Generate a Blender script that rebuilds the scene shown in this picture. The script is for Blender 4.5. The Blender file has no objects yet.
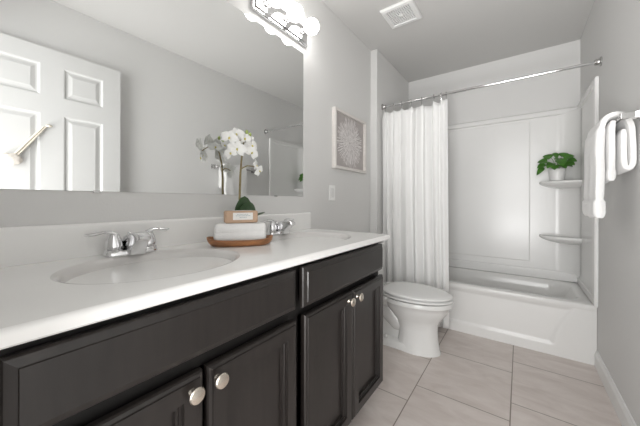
import bpy, bmesh, math, random
from mathutils import Vector, Matrix
random.seed(4)
S = bpy.context.scene
COL = S.collection
PI = math.pi

# ------------------------------------------------------------------ camera
YAW = 0.6265
FOC = 276.198
PY = 201.407
cam_d = bpy.data.cameras.new('camera')
cam = bpy.data.objects.new('camera', cam_d)
COL.objects.link(cam)
S.camera = cam
cam.location = (1.1575, 0.0, 1.1235)
cam.matrix_world = (Matrix.Translation((1.1575, 0.0, 1.1235)) @ Matrix.Rotation(YAW, 4, 'Z')
                    @ Matrix.Rotation(PI / 2, 4, 'X') @ Matrix.Rotation(0.0026, 4, 'Z'))
cam_d.sensor_fit = 'HORIZONTAL'
cam_d.sensor_width = 36.0
cam_d.lens = 36.0 * FOC / 640.0
cam_d.shift_x = 0.0
cam_d.shift_y = (PY - 213.0) / 640.0
cam_d.clip_start = 0.02

# ------------------------------------------------------------------ light, exposure
w = bpy.data.worlds.new('world')
S.world = w
w.use_nodes = True
w.node_tree.nodes['Background'].inputs[0].default_value = (1.0, 0.99, 0.97, 1)
w.node_tree.nodes['Background'].inputs[1].default_value = 0.5

BULB_STRENGTH = 5.6


def area(name, loc, rot, sx, sy, power, color=(1, 1, 1)):
    d = bpy.data.lights.new(name, 'AREA')
    d.shape = 'RECTANGLE'
    d.size = sx
    d.size_y = sy
    d.energy = power
    d.color = color
    o = bpy.data.objects.new(name, d)
    COL.objects.link(o)
    o.location = loc
    o.rotation_euler = rot
    return o


# unseen fill light added beyond the open doorway, behind the camera
area('doorway_fill', (0.72, -1.25, 1.25), (PI / 2, 0, -0.15), 2.2, 2.2, 36.0, (1.0, 1.0, 1.0))
# added fill, aimed up through the doorway to bounce off the bathroom ceiling
hl = area('ceiling_bounce_fill', (1.13, -0.62, 0.55), (PI - 0.95, 0, 0), 0.7, 0.35, 3.0, (1.0, 0.995, 0.985))
hl.data.spread = math.radians(80)

S.view_settings.view_transform = 'Standard'
S.view_settings.look = 'None'
S.view_settings.gamma = 1.0
S.view_settings.use_curve_mapping = False
S.view_settings.exposure = 1.47

# ------------------------------------------------------------------ dimensions
W = 1.589        # right wall
XL = 0.065       # left wall of the tub alcove
YJ = 2.419       # jog in the left wall
YB = 3.333       # back wall
ZC = 2.565       # ceiling
YN = -0.07       # wall with the doorway, behind the camera
YT = 2.640       # front of the tub
HC = 0.942       # counter top
DC = 0.572


# ------------------------------------------------------------------ materials
def mat(name, color, rough=0.5, metal=0.0, var=0.0, vscale=8.0, bump=0.0, bscale=200.0, spec=0.5,
        coat=0.0, trans=0.0, emit=None, sheen=0.0, stretch=None, sss=0.0):
    m = bpy.data.materials.new(name)
    m.use_nodes = True
    nt = m.node_tree
    b = nt.nodes['Principled BSDF']
    b.inputs['Base Color'].default_value = (*color, 1)
    b.inputs['Roughness'].default_value = rough
    b.inputs['Metallic'].default_value = metal
    b.inputs['Specular IOR Level'].default_value = spec
    b.inputs['Coat Weight'].default_value = coat
    b.inputs['Sheen Weight'].default_value = sheen
    if emit:
        b.inputs['Emission Color'].default_value = (*color, 1)
        b.inputs['Emission Strength'].default_value = emit
    tc = nt.nodes.new('ShaderNodeTexCoord')
    vec = tc.outputs['Object']
    if stretch:
        mp = nt.nodes.new('ShaderNodeMapping')
        mp.inputs['Scale'].default_value = stretch
        nt.links.new(vec, mp.inputs[0])
        vec = mp.outputs[0]
    if var > 0:
        n = nt.nodes.new('ShaderNodeTexNoise')
        n.inputs['Scale'].default_value = vscale
        n.inputs['Detail'].default_value = 5
        nt.links.new(vec, n.inputs['Vector'])
        r = nt.nodes.new('ShaderNodeMapRange')
        r.inputs['From Min'].default_value = 0.25
        r.inputs['From Max'].default_value = 0.75
        r.inputs['To Min'].default_value = 1 - var
        r.inputs['To Max'].default_value = 1 + var
        nt.links.new(n.outputs[0], r.inputs[0])
        mx = nt.nodes.new('ShaderNodeVectorMath')
        mx.operation = 'SCALE'
        mx.inputs[0].default_value = color
        nt.links.new(r.outputs[0], mx.inputs['Scale'])
        nt.links.new(mx.outputs[0], b.inputs['Base Color'])
    if bump > 0:
        n2 = nt.nodes.new('ShaderNodeTexNoise')
        n2.inputs['Scale'].default_value = bscale
        n2.inputs['Detail'].default_value = 3
        nt.links.new(vec, n2.inputs['Vector'])
        bp = nt.nodes.new('ShaderNodeBump')
        bp.inputs['Strength'].default_value = bump
        bp.inputs['Distance'].default_value = 0.002
        nt.links.new(n2.outputs[0], bp.inputs['Height'])
        nt.links.new(bp.outputs[0], b.inputs['Normal'])
    return m


M = {}
M['wall'] = mat('wall_paint', (0.715, 0.711, 0.701), 0.75, bump=0.25, bscale=140, spec=0.25)
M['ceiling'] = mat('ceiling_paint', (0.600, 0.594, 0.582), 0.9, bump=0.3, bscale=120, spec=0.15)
M['trim'] = mat('trim_paint', (0.82, 0.82, 0.81), 0.4, var=0.02)
M['door'] = mat('door_paint', (0.64, 0.64, 0.63), 0.42, var=0.015)
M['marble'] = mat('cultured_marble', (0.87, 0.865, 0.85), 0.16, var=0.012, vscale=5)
M['basin'] = mat('cultured_marble_shaded', (0.67, 0.655, 0.64), 0.14, var=0.012, vscale=5)  # countertop marble in a darker tone, the bowl's shade put into the colour
M['porcelain'] = mat('porcelain', (0.80, 0.80, 0.785), 0.08, var=0.01)
M['seat'] = mat('seat_plastic', (0.80, 0.80, 0.79), 0.16, var=0.01)
M['acrylic'] = mat('tub_acrylic', (0.80, 0.795, 0.78), 0.14, var=0.012, vscale=3)
M['surround'] = mat('surround_acrylic', (0.80, 0.797, 0.785), 0.24, var=0.012, vscale=3)
M['espresso'] = mat('espresso_wood', (0.0170, 0.0136, 0.0122), 0.36, var=0.25, vscale=9, stretch=(6, 6, 0.7),
                    bump=0.04, bscale=60, coat=0.15)
M['carcass'] = mat('espresso_shaded', (0.008, 0.007, 0.0065), 0.5, var=0.2, vscale=9)  # espresso darkened to paint in the shadow between doors and drawers
M['dark'] = mat('dark_gap', (0.03, 0.03, 0.03), 0.9, var=0.05)
M['chrome'] = mat('chrome', (0.80, 0.80, 0.81), 0.07, 1.0, var=0.01)
M['nickel'] = mat('brushed_nickel', (0.72, 0.66, 0.58), 0.27, 1.0, var=0.03)
M['steel'] = mat('satin_steel', (0.55, 0.545, 0.535), 0.24, 1.0, var=0.02)
M['mirror'] = mat('mirror_glass', (0.87, 0.88, 0.875), 0.004, 1.0, var=0.001)
M['terry'] = mat('white_terry', (0.79, 0.785, 0.775), 0.95, bump=0.9, bscale=260, sheen=0.3, var=0.03, vscale=60)
M['curtain'] = mat('curtain_fabric', (0.85, 0.85, 0.84), 0.85, bump=0.25, bscale=300, sheen=0.15, var=0.01)
M['bulb'] = mat('bulb_glow', (1.0, 0.985, 0.96), 0.3, emit=BULB_STRENGTH)
M['wood'] = mat('acacia_wood', (0.33, 0.145, 0.058), 0.42, var=0.5, vscale=7, stretch=(2, 9, 9))
M['kraft'] = mat('kraft_paper', (0.52, 0.36, 0.25), 0.8, var=0.06, vscale=30)
M['label'] = mat('paper_label', (0.80, 0.79, 0.76), 0.7, var=0.02)
M['ink'] = mat('label_ink', (0.42, 0.47, 0.50), 0.8, var=0.05)
M['petal'] = mat('orchid_petal', (0.90, 0.90, 0.88), 0.6, var=0.03, vscale=40)
M['lip'] = mat('orchid_lip', (0.70, 0.62, 0.20), 0.6, var=0.2, vscale=60)
M['bud'] = mat('orchid_bud', (0.42, 0.52, 0.16), 0.6, var=0.15, vscale=40)
M['stem'] = mat('orchid_stem', (0.26, 0.21, 0.10), 0.65, var=0.25, vscale=40)
M['orchid_leaf'] = mat('orchid_leaf', (0.030, 0.075, 0.022), 0.4, var=0.3, vscale=25)
M['pot'] = mat('white_ceramic', (0.78, 0.78, 0.77), 0.35, var=0.02)
M['soil'] = mat('potting_soil', (0.06, 0.045, 0.03), 0.95, var=0.4, vscale=80, bump=1.0)
M['leaf'] = mat('green_leaf', (0.050, 0.170, 0.015), 0.42, var=0.45, vscale=30)
M['frame'] = mat('whitewashed_frame', (0.70, 0.67, 0.64), 0.5, var=0.06, vscale=20, stretch=(1, 1, 6))
M['print'] = mat('print_paper', (0.44, 0.405, 0.395), 0.6, var=0.10, vscale=14)
M['stroke'] = mat('print_stroke', (0.76, 0.73, 0.72), 0.6, var=0.08, vscale=30)
M['plastic'] = mat('switch_plastic', (0.86, 0.86, 0.85), 0.3, var=0.01)
M['straw'] = mat('pale_straw', (0.66, 0.61, 0.52), 0.8, var=0.15, vscale=60)
M['fluff'] = mat('pale_pampas', (0.74, 0.69, 0.63), 0.95, var=0.1, vscale=80, bump=1.0)


def floor_material():
    m = bpy.data.materials.new('floor_tile')
    m.use_nodes = True
    nt = m.node_tree
    N, L = nt.nodes, nt.links
    b = N['Principled BSDF']
    tc = N.new('ShaderNodeTexCoord')
    sep = N.new('ShaderNodeSeparateXYZ')
    L.new(tc.outputs['Object'], sep.inputs[0])

    def mth(op, a, c=None, clamp=False):
        n = N.new('ShaderNodeMath')
        n.operation = op
        n.use_clamp = clamp
        for i, q in enumerate((a, c)):
            if q is None:
                continue
            if isinstance(q, (int, float)):
                n.inputs[i].default_value = q
            else:
                L.new(q, n.inputs[i])
        return n.outputs[0]
    SX, SY = 0.473, 0.495
    u = mth('DIVIDE', mth('SUBTRACT', sep.outputs[0], 0.646), SX)
    col = mth('FLOOR', u)
    fu = mth('SUBTRACT', u, col)
    v = mth('DIVIDE', mth('SUBTRACT', mth('SUBTRACT', sep.outputs[1], 1.718), mth('MULTIPLY', col, 0.162)), SY)
    row = mth('FLOOR', v)
    fv = mth('SUBTRACT', v, row)
    du = mth('MULTIPLY', mth('MINIMUM', fu, mth('SUBTRACT', 1.0, fu)), SX)
    dv = mth('MULTIPLY', mth('MINIMUM', fv, mth('SUBTRACT', 1.0, fv)), SY)
    d = mth('MINIMUM', du, dv)
    mr = N.new('ShaderNodeMapRange')
    mr.inputs['From Min'].default_value = 0.0018
    mr.inputs['From Max'].default_value = 0.0036
    L.new(d, mr.inputs[0])
    # mottled stone, drawn out across the tile
    mp = N.new('ShaderNodeMapping')
    mp.inputs['Scale'].default_value = (2.0, 5.0, 1.0)
    mp.inputs['Rotation'].default_value = (0, 0, 0.5)
    L.new(tc.outputs['Object'], mp.inputs[0])
    cmb = N.new('ShaderNodeCombineXYZ')
    L.new(mth('MULTIPLY', col, 3.7), cmb.inputs[0])
    L.new(mth('MULTIPLY', row, 5.3), cmb.inputs[1])
    ad = N.new('ShaderNodeVectorMath')
    L.new(mp.outputs[0], ad.inputs[0])
    L.new(cmb.outputs[0], ad.inputs[1])
    n = N.new('ShaderNodeTexNoise')
    n.inputs['Scale'].default_value = 2.2
    n.inputs['Detail'].default_value = 8
    n.inputs['Roughness'].default_value = 0.62
    n.inputs['Distortion'].default_value = 0.6
    L.new(ad.outputs[0], n.inputs['Vector'])
    cr = N.new('ShaderNodeValToRGB')
    cr.color_ramp.elements[0].position = 0.3
    cr.color_ramp.elements[0].color = (0.575, 0.505, 0.470, 1)
    cr.color_ramp.elements[1].position = 0.7
    cr.color_ramp.elements[1].color = (0.725, 0.665, 0.630, 1)
    L.new(n.outputs[0], cr.inputs[0])
    mx = N.new('ShaderNodeMix')
    mx.data_type = 'RGBA'
    L.new(mr.outputs[0], mx.inputs['Factor'])
    mx.inputs['A'].default_value = (0.25, 0.21, 0.175, 1)
    L.new(cr.outputs[0], mx.inputs['B'])
    L.new(mx.outputs['Result'], b.inputs['Base Color'])
    b.inputs['Roughness'].default_value = 0.38
    bp = N.new('ShaderNodeBump')
    bp.inputs['Distance'].default_value = 0.002
    bp.inputs['Strength'].default_value = 0.6
    L.new(mr.outputs[0], bp.inputs['Height'])
    L.new(bp.outputs[0], b.inputs['Normal'])
    return m


M['floor'] = floor_material()


# ------------------------------------------------------------------ mesh helpers
def link(name, bm, m, parent=None, smooth=False, loc=(0, 0, 0), bevel=0.0, angle=0.7):
    bmesh.ops.recalc_face_normals(bm, faces=bm.faces[:])
    me = bpy.data.meshes.new(name)
    bm.to_mesh(me)
    bm.free()
    o = bpy.data.objects.new(name, me)
    COL.objects.link(o)
    me.materials.append(M[m])
    if smooth:
        for p in me.polygons:
            p.use_smooth = True
        for e in me.edges:
            pass
        try:
            me.set_sharp_from_angle(angle=angle)
        except Exception:
            pass
    if bevel > 0:
        bv = o.modifiers.new('bevel', 'BEVEL')
        bv.width = bevel
        bv.segments = 2
        bv.limit_method = 'ANGLE'
    o.location = loc
    if parent:
        o.parent = parent
    return o


def tag(o, label, cat, group=None):
    o['label'] = label
    o['category'] = cat
    if group:
        o['group'] = group
    return o


def thing(name, loc, label, cat, group=None, rz=0.0):
    o = bpy.data.objects.new(name, None)
    COL.objects.link(o)
    o.empty_display_size = 0.05
    o.location = loc
    o.rotation_euler = (0, 0, rz)
    return tag(o, label, cat, group)


def copy_tree(o, parent=None):
    c = o.copy()
    COL.objects.link(c)
    if parent:
        c.parent = parent
    for ch in list(o.children):
        copy_tree(ch, c)
    return c


def box(bm, x0, x1, y0, y1, z0, z1):
    v = [bm.verts.new(p) for p in ((x0, y0, z0), (x1, y0, z0), (x1, y1, z0), (x0, y1, z0),
                                   (x0, y0, z1), (x1, y0, z1), (x1, y1, z1), (x0, y1, z1))]
    for f in ((0, 3, 2, 1), (4, 5, 6, 7), (0, 1, 5, 4), (1, 2, 6, 5), (2, 3, 7, 6), (3, 0, 4, 7)):
        bm.faces.new([v[i] for i in f])
    return v


def boxbm(*a):
    bm = bmesh.new()
    box(bm, *a)
    return bm


def loft(bm, loops, cap0=True, cap1=True, closed=True):
    rows = [[bm.verts.new(p) for p in lp] for lp in loops]
    n = len(rows[0])
    rng = range(n if closed else n - 1)
    for a, b in zip(rows, rows[1:]):
        for i in rng:
            bm.faces.new((a[i], a[(i + 1) % n], b[(i + 1) % n], b[i]))
    if cap0:
        bm.faces.new(rows[0][::-1])
    if cap1:
        bm.faces.new(rows[-1])
    return rows


def lathe(bm, prof, n=24, origin=(0, 0, 0), axis='Z', cap0=True, cap1=True):
    """prof = [(r, h)]; axis is the direction h runs along"""
    loops = []
    ox, oy, oz = origin
    for r, h in prof:
        lp = []
        for i in range(n):
            a = 2 * PI * i / n
            c, s = r * math.cos(a), r * math.sin(a)
            if axis == 'Z':
                lp.append((ox + c, oy + s, oz + h))
            elif axis == 'X':
                lp.append((ox + h, oy + c, oz + s))
            else:
                lp.append((ox + c, oy + h, oz + s))
        loops.append(lp)
    loft(bm, loops, cap0, cap1)


def tube(bm, pts, rad, n=10, flat=1.0, caps=True):
    """swept round bar; rad number or list; flat squashes along the local second axis"""
    pts = [Vector(p) for p in pts]
    k = len(pts)
    if not isinstance(rad, (list, tuple)):
        rad = [rad] * k
    loops = []
    prev = None
    for i in range(k):
        t = (pts[min(i + 1, k - 1)] - pts[max(i - 1, 0)]).normalized()
        if prev is None:
            ref = Vector((0, 0, 1)) if abs(t.z) < 0.9 else Vector((1, 0, 0))
            a = ref.cross(t).normalized()
        else:
            a = (prev - t * prev.dot(t)).normalized()
        prev = a
        b = t.cross(a)
        loops.append([pts[i] + a * (rad[i] * math.cos(2 * PI * j / n)) + b * (rad[i] * flat * math.sin(2 * PI * j / n))
                      for j in range(n)])
    loft(bm, loops, caps, caps)


def sphere(bm, c, r, n=24, m=14, sc=(1, 1, 1)):
    mt = Matrix.Translation(c) @ Matrix.Diagonal((r * sc[0], r * sc[1], r * sc[2], 1))
    bmesh.ops.create_uvsphere(bm, u_segments=n, v_segments=m, radius=1.0, matrix=mt)


def rrect(x0, x1, y0, y1, r, z, k=8):
    out = []
    for cx, cy, a0 in ((x1 - r, y1 - r, 0), (x0 + r, y1 - r, PI / 2), (x0 + r, y0 + r, PI), (x1 - r, y0 + r, 3 * PI / 2)):
        for i in range(k + 1):
            a = a0 + (PI / 2) * i / k
            out.append((cx + r * math.cos(a), cy + r * math.sin(a), z))
    return out


def ring_panel(bm, u0, u1, v0, v1, prof, f, cap=True):
    """concentric rectangular mouldings: prof = [(inset, height)], f maps (u, v, h) to a point"""
    loops = []
    for ins, h in prof:
        loops.append([f(u0 + ins, v0 + ins, h), f(u1 - ins, v0 + ins, h), f(u1 - ins, v1 - ins, h), f(u0 + ins, v1 - ins, h)])
    loft(bm, loops, False, cap)


def smoothstep(a, b, x):
    t = max(0.0, min(1.0, (x - a) / (b - a)))
    return t * t * (3 - 2 * t)


# ------------------------------------------------------------------ the room
def struct(name, bm, m, parent=None, **k):
    o = link(name, bm, m, parent, **k)
    if not parent:
        o['kind'] = 'structure'
    return o


struct('floor', boxbm(-0.12, W + 0.12, -1.2, YB + 0.1, -0.08, 0.0), 'floor')
struct('ceiling', boxbm(-0.12, W + 0.12, YN - 0.12, YB + 0.1, ZC, ZC + 0.08), 'ceiling')
struct('wall_left', boxbm(-0.12, 0.0, YN, YJ, 0.0, ZC), 'wall')
struct('wall_alcove', boxbm(-0.12, XL, YJ, YB, 0.0, ZC), 'wall', bevel=0.006)
struct('wall_back', boxbm(-0.12, W + 0.12, YB, YB + 0.1, 0.0, ZC), 'wall')
struct('wall_right', boxbm(W, W + 0.12, YN, YB, 0.0, ZC), 'wall')
bm = bmesh.new()
box(bm, -0.12, 0.71, YN - 0.12, YN, 0, ZC)
box(bm, 1.556, W + 0.12, YN - 0.12, YN, 0, ZC)
box(bm, 0.71, 1.556, YN - 0.12, YN, 2.215, ZC)
struct('wall_front', bm, 'wall')


def baseboard(name, pts_box, axis):
    x0, x1, y0, y1 = pts_box
    bm = bmesh.new()
    h, t = 0.112, 0.014
    prof = [(t, 0.0), (t, 0.082), (t * 0.75, 0.092), (t * 0.55, 0.098), (t * 0.5, h - 0.003), (t * 0.3, h), (0, h), (0, 0)]
    loops = []
    if axis == 'R':       # against the right wall
        for y in (y0, y1):
            loops.append([(W - d, y, z) for d, z in prof])
    elif axis == 'L':
        for y in (y0, y1):
            loops.append([(x0 + d, y, z) for d, z in prof])
    loft(bm, loops)
    struct(name, bm, 'trim')


baseboard('baseboard_right', (0, 0, YN, YT - 0.003), 'R')
baseboard('baseboard_left', (0.0, 0, 1.475, YJ), 'L')
baseboard('baseboard_alcove', (XL, 0, YJ, YT - 0.003), 'L')

# the open door leaf, standing back against the right wall (seen in the mirror)
DX = 1.526          # room-side face
dy0, dy1, dzt = -0.045, 0.880, 2.190
root = bm = bmesh.new()
ys = [dy0, 0.075, 0.405, 0.527, 0.768, dy1]
ys = [dy0, 0.087, 0.412, 0.529, 0.766, dy1]
zs = [0.012, 0.25, 0.93, 1.10, 1.735, 1.855, 2.078, dzt]
prof = [(0, 0), (0.006, -0.001), (0.016, -0.009), (0.026, -0.009), (0.05, -0.002)]
for i in range(len(ys) - 1):
    for j in range(len(zs) - 1):
        f = lambda u, v, h: (DX - h, u, v)
        if i in (1, 3) and j in (1, 3, 5):
            ring_panel(bm, ys[i], ys[i + 1], zs[j], zs[j + 1], prof, f)
        else:
            bm.faces.new([bm.verts.new(f(*q, 0)) for q in ((ys[i], zs[j]), (ys[i + 1], zs[j]), (ys[i + 1], zs[j + 1]), (ys[i], zs[j + 1]))])
bmesh.ops.remove_doubles(bm, verts=bm.verts[:], dist=0.0001)
for (a, b_) in (((DX, dy0), (DX + 0.037, dy0)), ((DX + 0.037, dy0), (DX + 0.037, dy1)), ((DX + 0.037, dy1), (DX, dy1))):
    bm.faces.new([bm.verts.new(p) for p in ((*a, zs[0]), (*b_, zs[0]), (*b_, dzt), (*a, dzt))])
bm.faces.new([bm.verts.new(p) for p in ((DX, dy0, dzt), (DX + 0.037, dy0, dzt), (DX + 0.037, dy1, dzt), (DX, dy1, dzt))])
bm.faces.new([bm.verts.new(p) for p in ((DX, dy0, zs[0]), (DX + 0.037, dy0, zs[0]), (DX + 0.037, dy1, zs[0]), (DX, dy1, zs[0]))])
door = struct('door_1', bm, 'door')
bm = bmesh.new()
lathe(bm, [(0.032, 0), (0.032, -0.006), (0.012, -0.012), (0.012, -0.03), (0.026, -0.04), (0.029, -0.052), (0.02, -0.062), (0.001, -0.064)],
      20, (DX, 0.82, 0.98), 'X')
link('door_knob', bm, 'nickel', door, True)
for hz in (0.25, 1.1, 1.95):
    bm = bmesh.new()
    lathe(bm, [(0.007, 0), (0.007, 0.1)], 10, (DX - 0.002, dy0 - 0.006, hz))
    link('hinge', bm, 'nickel', door, True)

# ------------------------------------------------------------------ vanity
van = thing('vanity_cabinet', (0.27, 0.7, 0), 'long espresso bathroom vanity cabinet under the white double-sink countertop', 'cabinet')
VX = 0.514       # face frame
VY0, VY1 = -0.04, 1.446
bm = bmesh.new()
for y0, y1 in ((VY0, VY0 + 0.016), (0.722, 0.738), (VY1 - 0.017, VY1 - 0.001)):
    box(bm, 0.010, VX - 0.002, y0, y1, 0.125, 0.905)
box(bm, 0.004, 0.010, VY0, VY1 - 0.001, 0.125, 0.905)
box(bm, 0.010, VX - 0.002, VY0 + 0.016, VY1 - 0.017, 0.125, 0.141)
box(bm, 0.004, VX - 0.075, VY0, VY1 - 0.005, 0.0, 0.125)
off = Vector((-0.27, -0.7, 0))


def child(name, bm, m, parent, origin, **k):
    bmesh.ops.translate(bm, verts=bm.verts[:], vec=-Vector(origin))
    return link(name, bm, m, parent, **k)


vo = (0.27, 0.7, 0)
child('carcass', bm, 'carcass', van, vo)
# face frame: stiles and rails as one frame
bm = bmesh.new()
for y0, y1 in ((VY0, 0.045), (0.705, 0.752), (1.405, VY1)):
    box(bm, VX - 0.002, VX + 0.001, y0, y1, 0.122, 0.906)
for z0, z1 in ((0.122, 0.165), (0.715, 0.785), (0.872, 0.906)):
    for y0, y1 in ((0.045, 0.705), (0.752, 1.405)):
        box(bm, VX - 0.002, VX + 0.0005, y0, y1, z0, z1)
child('face_frame', bm, 'carcass', van, vo)
F = lambda u, v, h: (VX + 0.0145 + h * 1.15, u, v)
drawer_prof = [(0.012, -0.0115), (0.012, 0), (0, 0), (0, 0.010), (0.003, 0.0135), (0.017, 0.019), (0.0185, 0.0215), (0.024, 0.0215)]
door_prof = [(0.012, -0.0115), (0.012, 0), (0, 0), (0, 0.012), (0.003, 0.0165), (0.010, 0.0185), (0.0115, 0.0215), (0.017, 0.022), (0.049, 0.022), (0.0505, 0.0145),
             (0.056, 0.0145), (0.058, 0.011), (0.063, 0.011), (0.0645, 0.003), (0.072, 0.003)]
for (y0, y1, z0, z1) in ((0.053, 0.711, 0.757, 0.890), (0.748, 1.436, 0.750, 0.892)):
    bm = bmesh.new()
    ring_panel(bm, y0, y1, z0, z1, drawer_prof, F)
    child('drawer_front', bm, 'espresso', van, vo)
knob_at = []
for (y0, y1, ky) in ((0.053, 0.371, 0.340), (0.383, 0.711, 0.404), (0.757, 1.089, 1.052), (1.097, 1.436, 1.127)):
    bm = bmesh.new()
    ring_panel(bm, y0, y1, 0.135, 0.722, door_prof, F)
    d = child('cabinet_door', bm, 'espresso', van, vo)
    bm = bmesh.new()
    lathe(bm, [(0.0095, 0), (0.0085, 0.003), (0.0065, 0.008), (0.0065, 0.013), (0.010, 0.017), (0.0175, 0.0195), (0.0185, 0.022), (0.0165, 0.025),
               (0.009, 0.027), (0.001, 0.0275)], 24, (VX + 0.0395, ky, 0.688), 'X')
    child('knob', bm, 'nickel', d, vo, smooth=True)

# ------------------------------------------------------------------ countertop with two moulded basins
ct = thing('countertop', (0.28, 0.72, HC), 'glossy white moulded countertop with two oval basins on the dark vanity', 'countertop')
co = (0.28, 0.72, HC)
CY0, CY1, CX0 = -0.048, 1.473, 0.002
ED = 0.010      # rounded edge radius
SINKS = ((0.288, 0.392), (0.288, 1.112))
SA, SB = 0.190, 0.228


def bowl_angles():
    return [2 * PI * i / 96 for i in range(96)]


bm = bmesh.new()
for k, (sx, sy) in enumerate(SINKS):
    ya, yb = (CY0, 0.752) if k == 0 else (0.752, CY1 - ED)
    xa, xb = CX0, DC - ED
    angs = [2 * PI * i / 96 for i in range(96)]
    for cxp, cyp in ((xa, ya), (xb, ya), (xb, yb), (xa, yb)):
        angs.append(math.atan2(cyp - sy, cxp - sx) % (2 * PI))
    angs = sorted(angs)
    inner, outer = [], []
    for a in angs:
        c, s = math.cos(a), math.sin(a)
        r = 1 / math.sqrt((c / (SA + 0.012)) ** 2 + (s / (SB + 0.012)) ** 2)
        inner.append((sx + r * c, sy + r * s, HC))
        ts = []
        if c > 1e-9: ts.append((xb - sx) / c)
        if c < -1e-9: ts.append((xa - sx) / c)
        if s > 1e-9: ts.append((yb - sy) / s)
        if s < -1e-9: ts.append((ya - sy) / s)
        t = min(ts)
        outer.append((sx + t * c, sy + t * s, HC))
    loft(bm, [outer, inner], False, False)
# rounded front and end edge
edge = [(-ED, 0.0)] + [(-ED + ED * math.sin(t), -ED + ED * math.cos(t)) for t in (0.4, 0.8, 1.2, 1.57)] + \
       [(0, -0.024), (-0.004, -0.028), (-0.05, -0.028)]
path = [lambda o: (DC + o, CY0), lambda o: (DC + o, CY1 + o), lambda o: (CX0, CY1 + o)]
loops = []
for p in path:
    loops.append([(*p(o), HC + z) for o, z in edge])
loft(bm, loops, False, False, closed=False)
box(bm, 0.01, DC - 0.04, CY0 + 0.002, CY1 - 0.04, HC - 0.030, HC - 0.027)
child('countertop_slab', bm, 'marble', ct, co, smooth=True)
bm = bmesh.new()
bs = [(CX0, 0.0), (0.021, 0.0), (0.021, 0.100), (0.019, 0.106), (0.014, 0.110), (0.006, 0.111), (CX0, 0.111)]
loft(bm, [[(x, CY0, HC - 0.002 + z) for x, z in bs], [(x, CY1 - 0.004, HC - 0.002 + z) for x, z in bs]])
child('backsplash', bm, 'marble', ct, co, bevel=0.003)
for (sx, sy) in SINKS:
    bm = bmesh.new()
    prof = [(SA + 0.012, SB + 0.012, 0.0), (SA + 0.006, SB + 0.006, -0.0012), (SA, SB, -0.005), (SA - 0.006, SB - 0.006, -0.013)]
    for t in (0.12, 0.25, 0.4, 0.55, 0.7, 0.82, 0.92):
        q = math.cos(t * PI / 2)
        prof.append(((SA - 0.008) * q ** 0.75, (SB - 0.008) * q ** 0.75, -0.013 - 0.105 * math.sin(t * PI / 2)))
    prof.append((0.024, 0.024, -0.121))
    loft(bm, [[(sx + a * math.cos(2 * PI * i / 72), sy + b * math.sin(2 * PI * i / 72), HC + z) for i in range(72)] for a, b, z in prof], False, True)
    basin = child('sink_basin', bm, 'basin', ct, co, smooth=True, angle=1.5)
    bm = bmesh.new()
    lathe(bm, [(0.023, 0), (0.023, 0.002), (0.017, 0.003), (0.015, 0.001), (0.002, 0.004)], 24, (sx, sy, HC - 0.1205))
    child('drain', bm, 'chrome', basin, co, smooth=True)


# ------------------------------------------------------------------ faucets
def make_faucet(sy, label):
    o = (0.072, sy, HC)
    t = thing('faucet', o, label, 'faucet', 'sink faucets')
    bm = bmesh.new()
    base = []
    for s, z in ((1.0, 0.0), (1.0, 0.008), (0.93, 0.015), (0.80, 0.018)):
        base.append([(0.030 * s * math.copysign(abs(math.cos(a)) ** 0.6, math.cos(a)),
                      0.080 * (1 - (1 - s) * 0.4) * math.copysign(abs(math.sin(a)) ** 0.6, math.sin(a)), z + 0.0005)
                     for a in [2 * PI * i / 40 for i in range(40)]])
    loft(bm, base)
    link('base_plate', bm, 'chrome', t, True)
    for s in (-1, 1):
        bm = bmesh.new()
        lathe(bm, [(0.0265, 0.010), (0.0265, 0.021), (0.0225, 0.024), (0.0225, 0.028), (0.0255, 0.031), (0.0245, 0.042), (0.021, 0.056), (0.016, 0.065), (0.015, 0.069),
                   (0.011, 0.074), (0.001, 0.077)], 24, (0, s * 0.052, 0))
        h = link('handle', bm, 'chrome', t, True)
        bm = bmesh.new()
        pts = [(0.004, s * 0.046, 0.071), (0.0, s * 0.064, 0.078), (-0.003, s * 0.082, 0.079), (-0.005, s * 0.100, 0.075), (-0.006, s * 0.116, 0.073), (-0.006, s * 0.128, 0.075)]
        tube(bm, pts, [0.012, 0.011, 0.009, 0.009, 0.010, 0.005], 12, 0.6)
        link('lever', bm, 'chrome', h, True)
    bm = bmesh.new()
    # broad wedge-shaped spout sweeping up and out over the basin
    prof = [(-0.024, 0.004), (-0.022, 0.026), (-0.012, 0.048), (0.006, 0.066), (0.030, 0.076), (0.054, 0.079), (0.074, 0.075), (0.084, 0.067),
            (0.083, 0.058), (0.074, 0.052), (0.062, 0.042), (0.052, 0.028), (0.046, 0.014), (0.044, 0.004)]
    loops = []
    for yy, sc in ((-0.0285, 0.80), (-0.0275, 0.90), (-0.024, 0.97), (-0.018, 1.0), (0.0, 1.03), (0.018, 1.0), (0.024, 0.97), (0.0275, 0.90), (0.0285, 0.80)):
        lp = []
        for px, pz in prof:
            k = 1.0 - 0.28 * smoothstep(0.0, 0.08, px)      # narrower towards the lip
            lp.append((0.026 + (px * (1.30 if px > 0 else 1.0) - 0.026) * sc, yy * k, 0.004 + (pz - 0.004) * (1 - (1 - sc) * 0.55)))
        loops.append(lp)
    loft(bm, loops)
    link('spout', bm, 'chrome', t, True)
    bm = bmesh.new()
    lathe(bm, [(0.0026, 0.015), (0.0026, 0.062), (0.005, 0.064), (0.0055, 0.070), (0.003, 0.073)], 12, (-0.0235, 0, 0))
    link('lift_rod', bm, 'chrome', t, True)
    return t


make_faucet(SINKS[0][1], 'chrome two-handle faucet behind the nearer basin, left of the wooden tray')
make_faucet(SINKS[1][1], 'chrome two-handle faucet behind the farther basin, right of the wooden tray')

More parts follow.
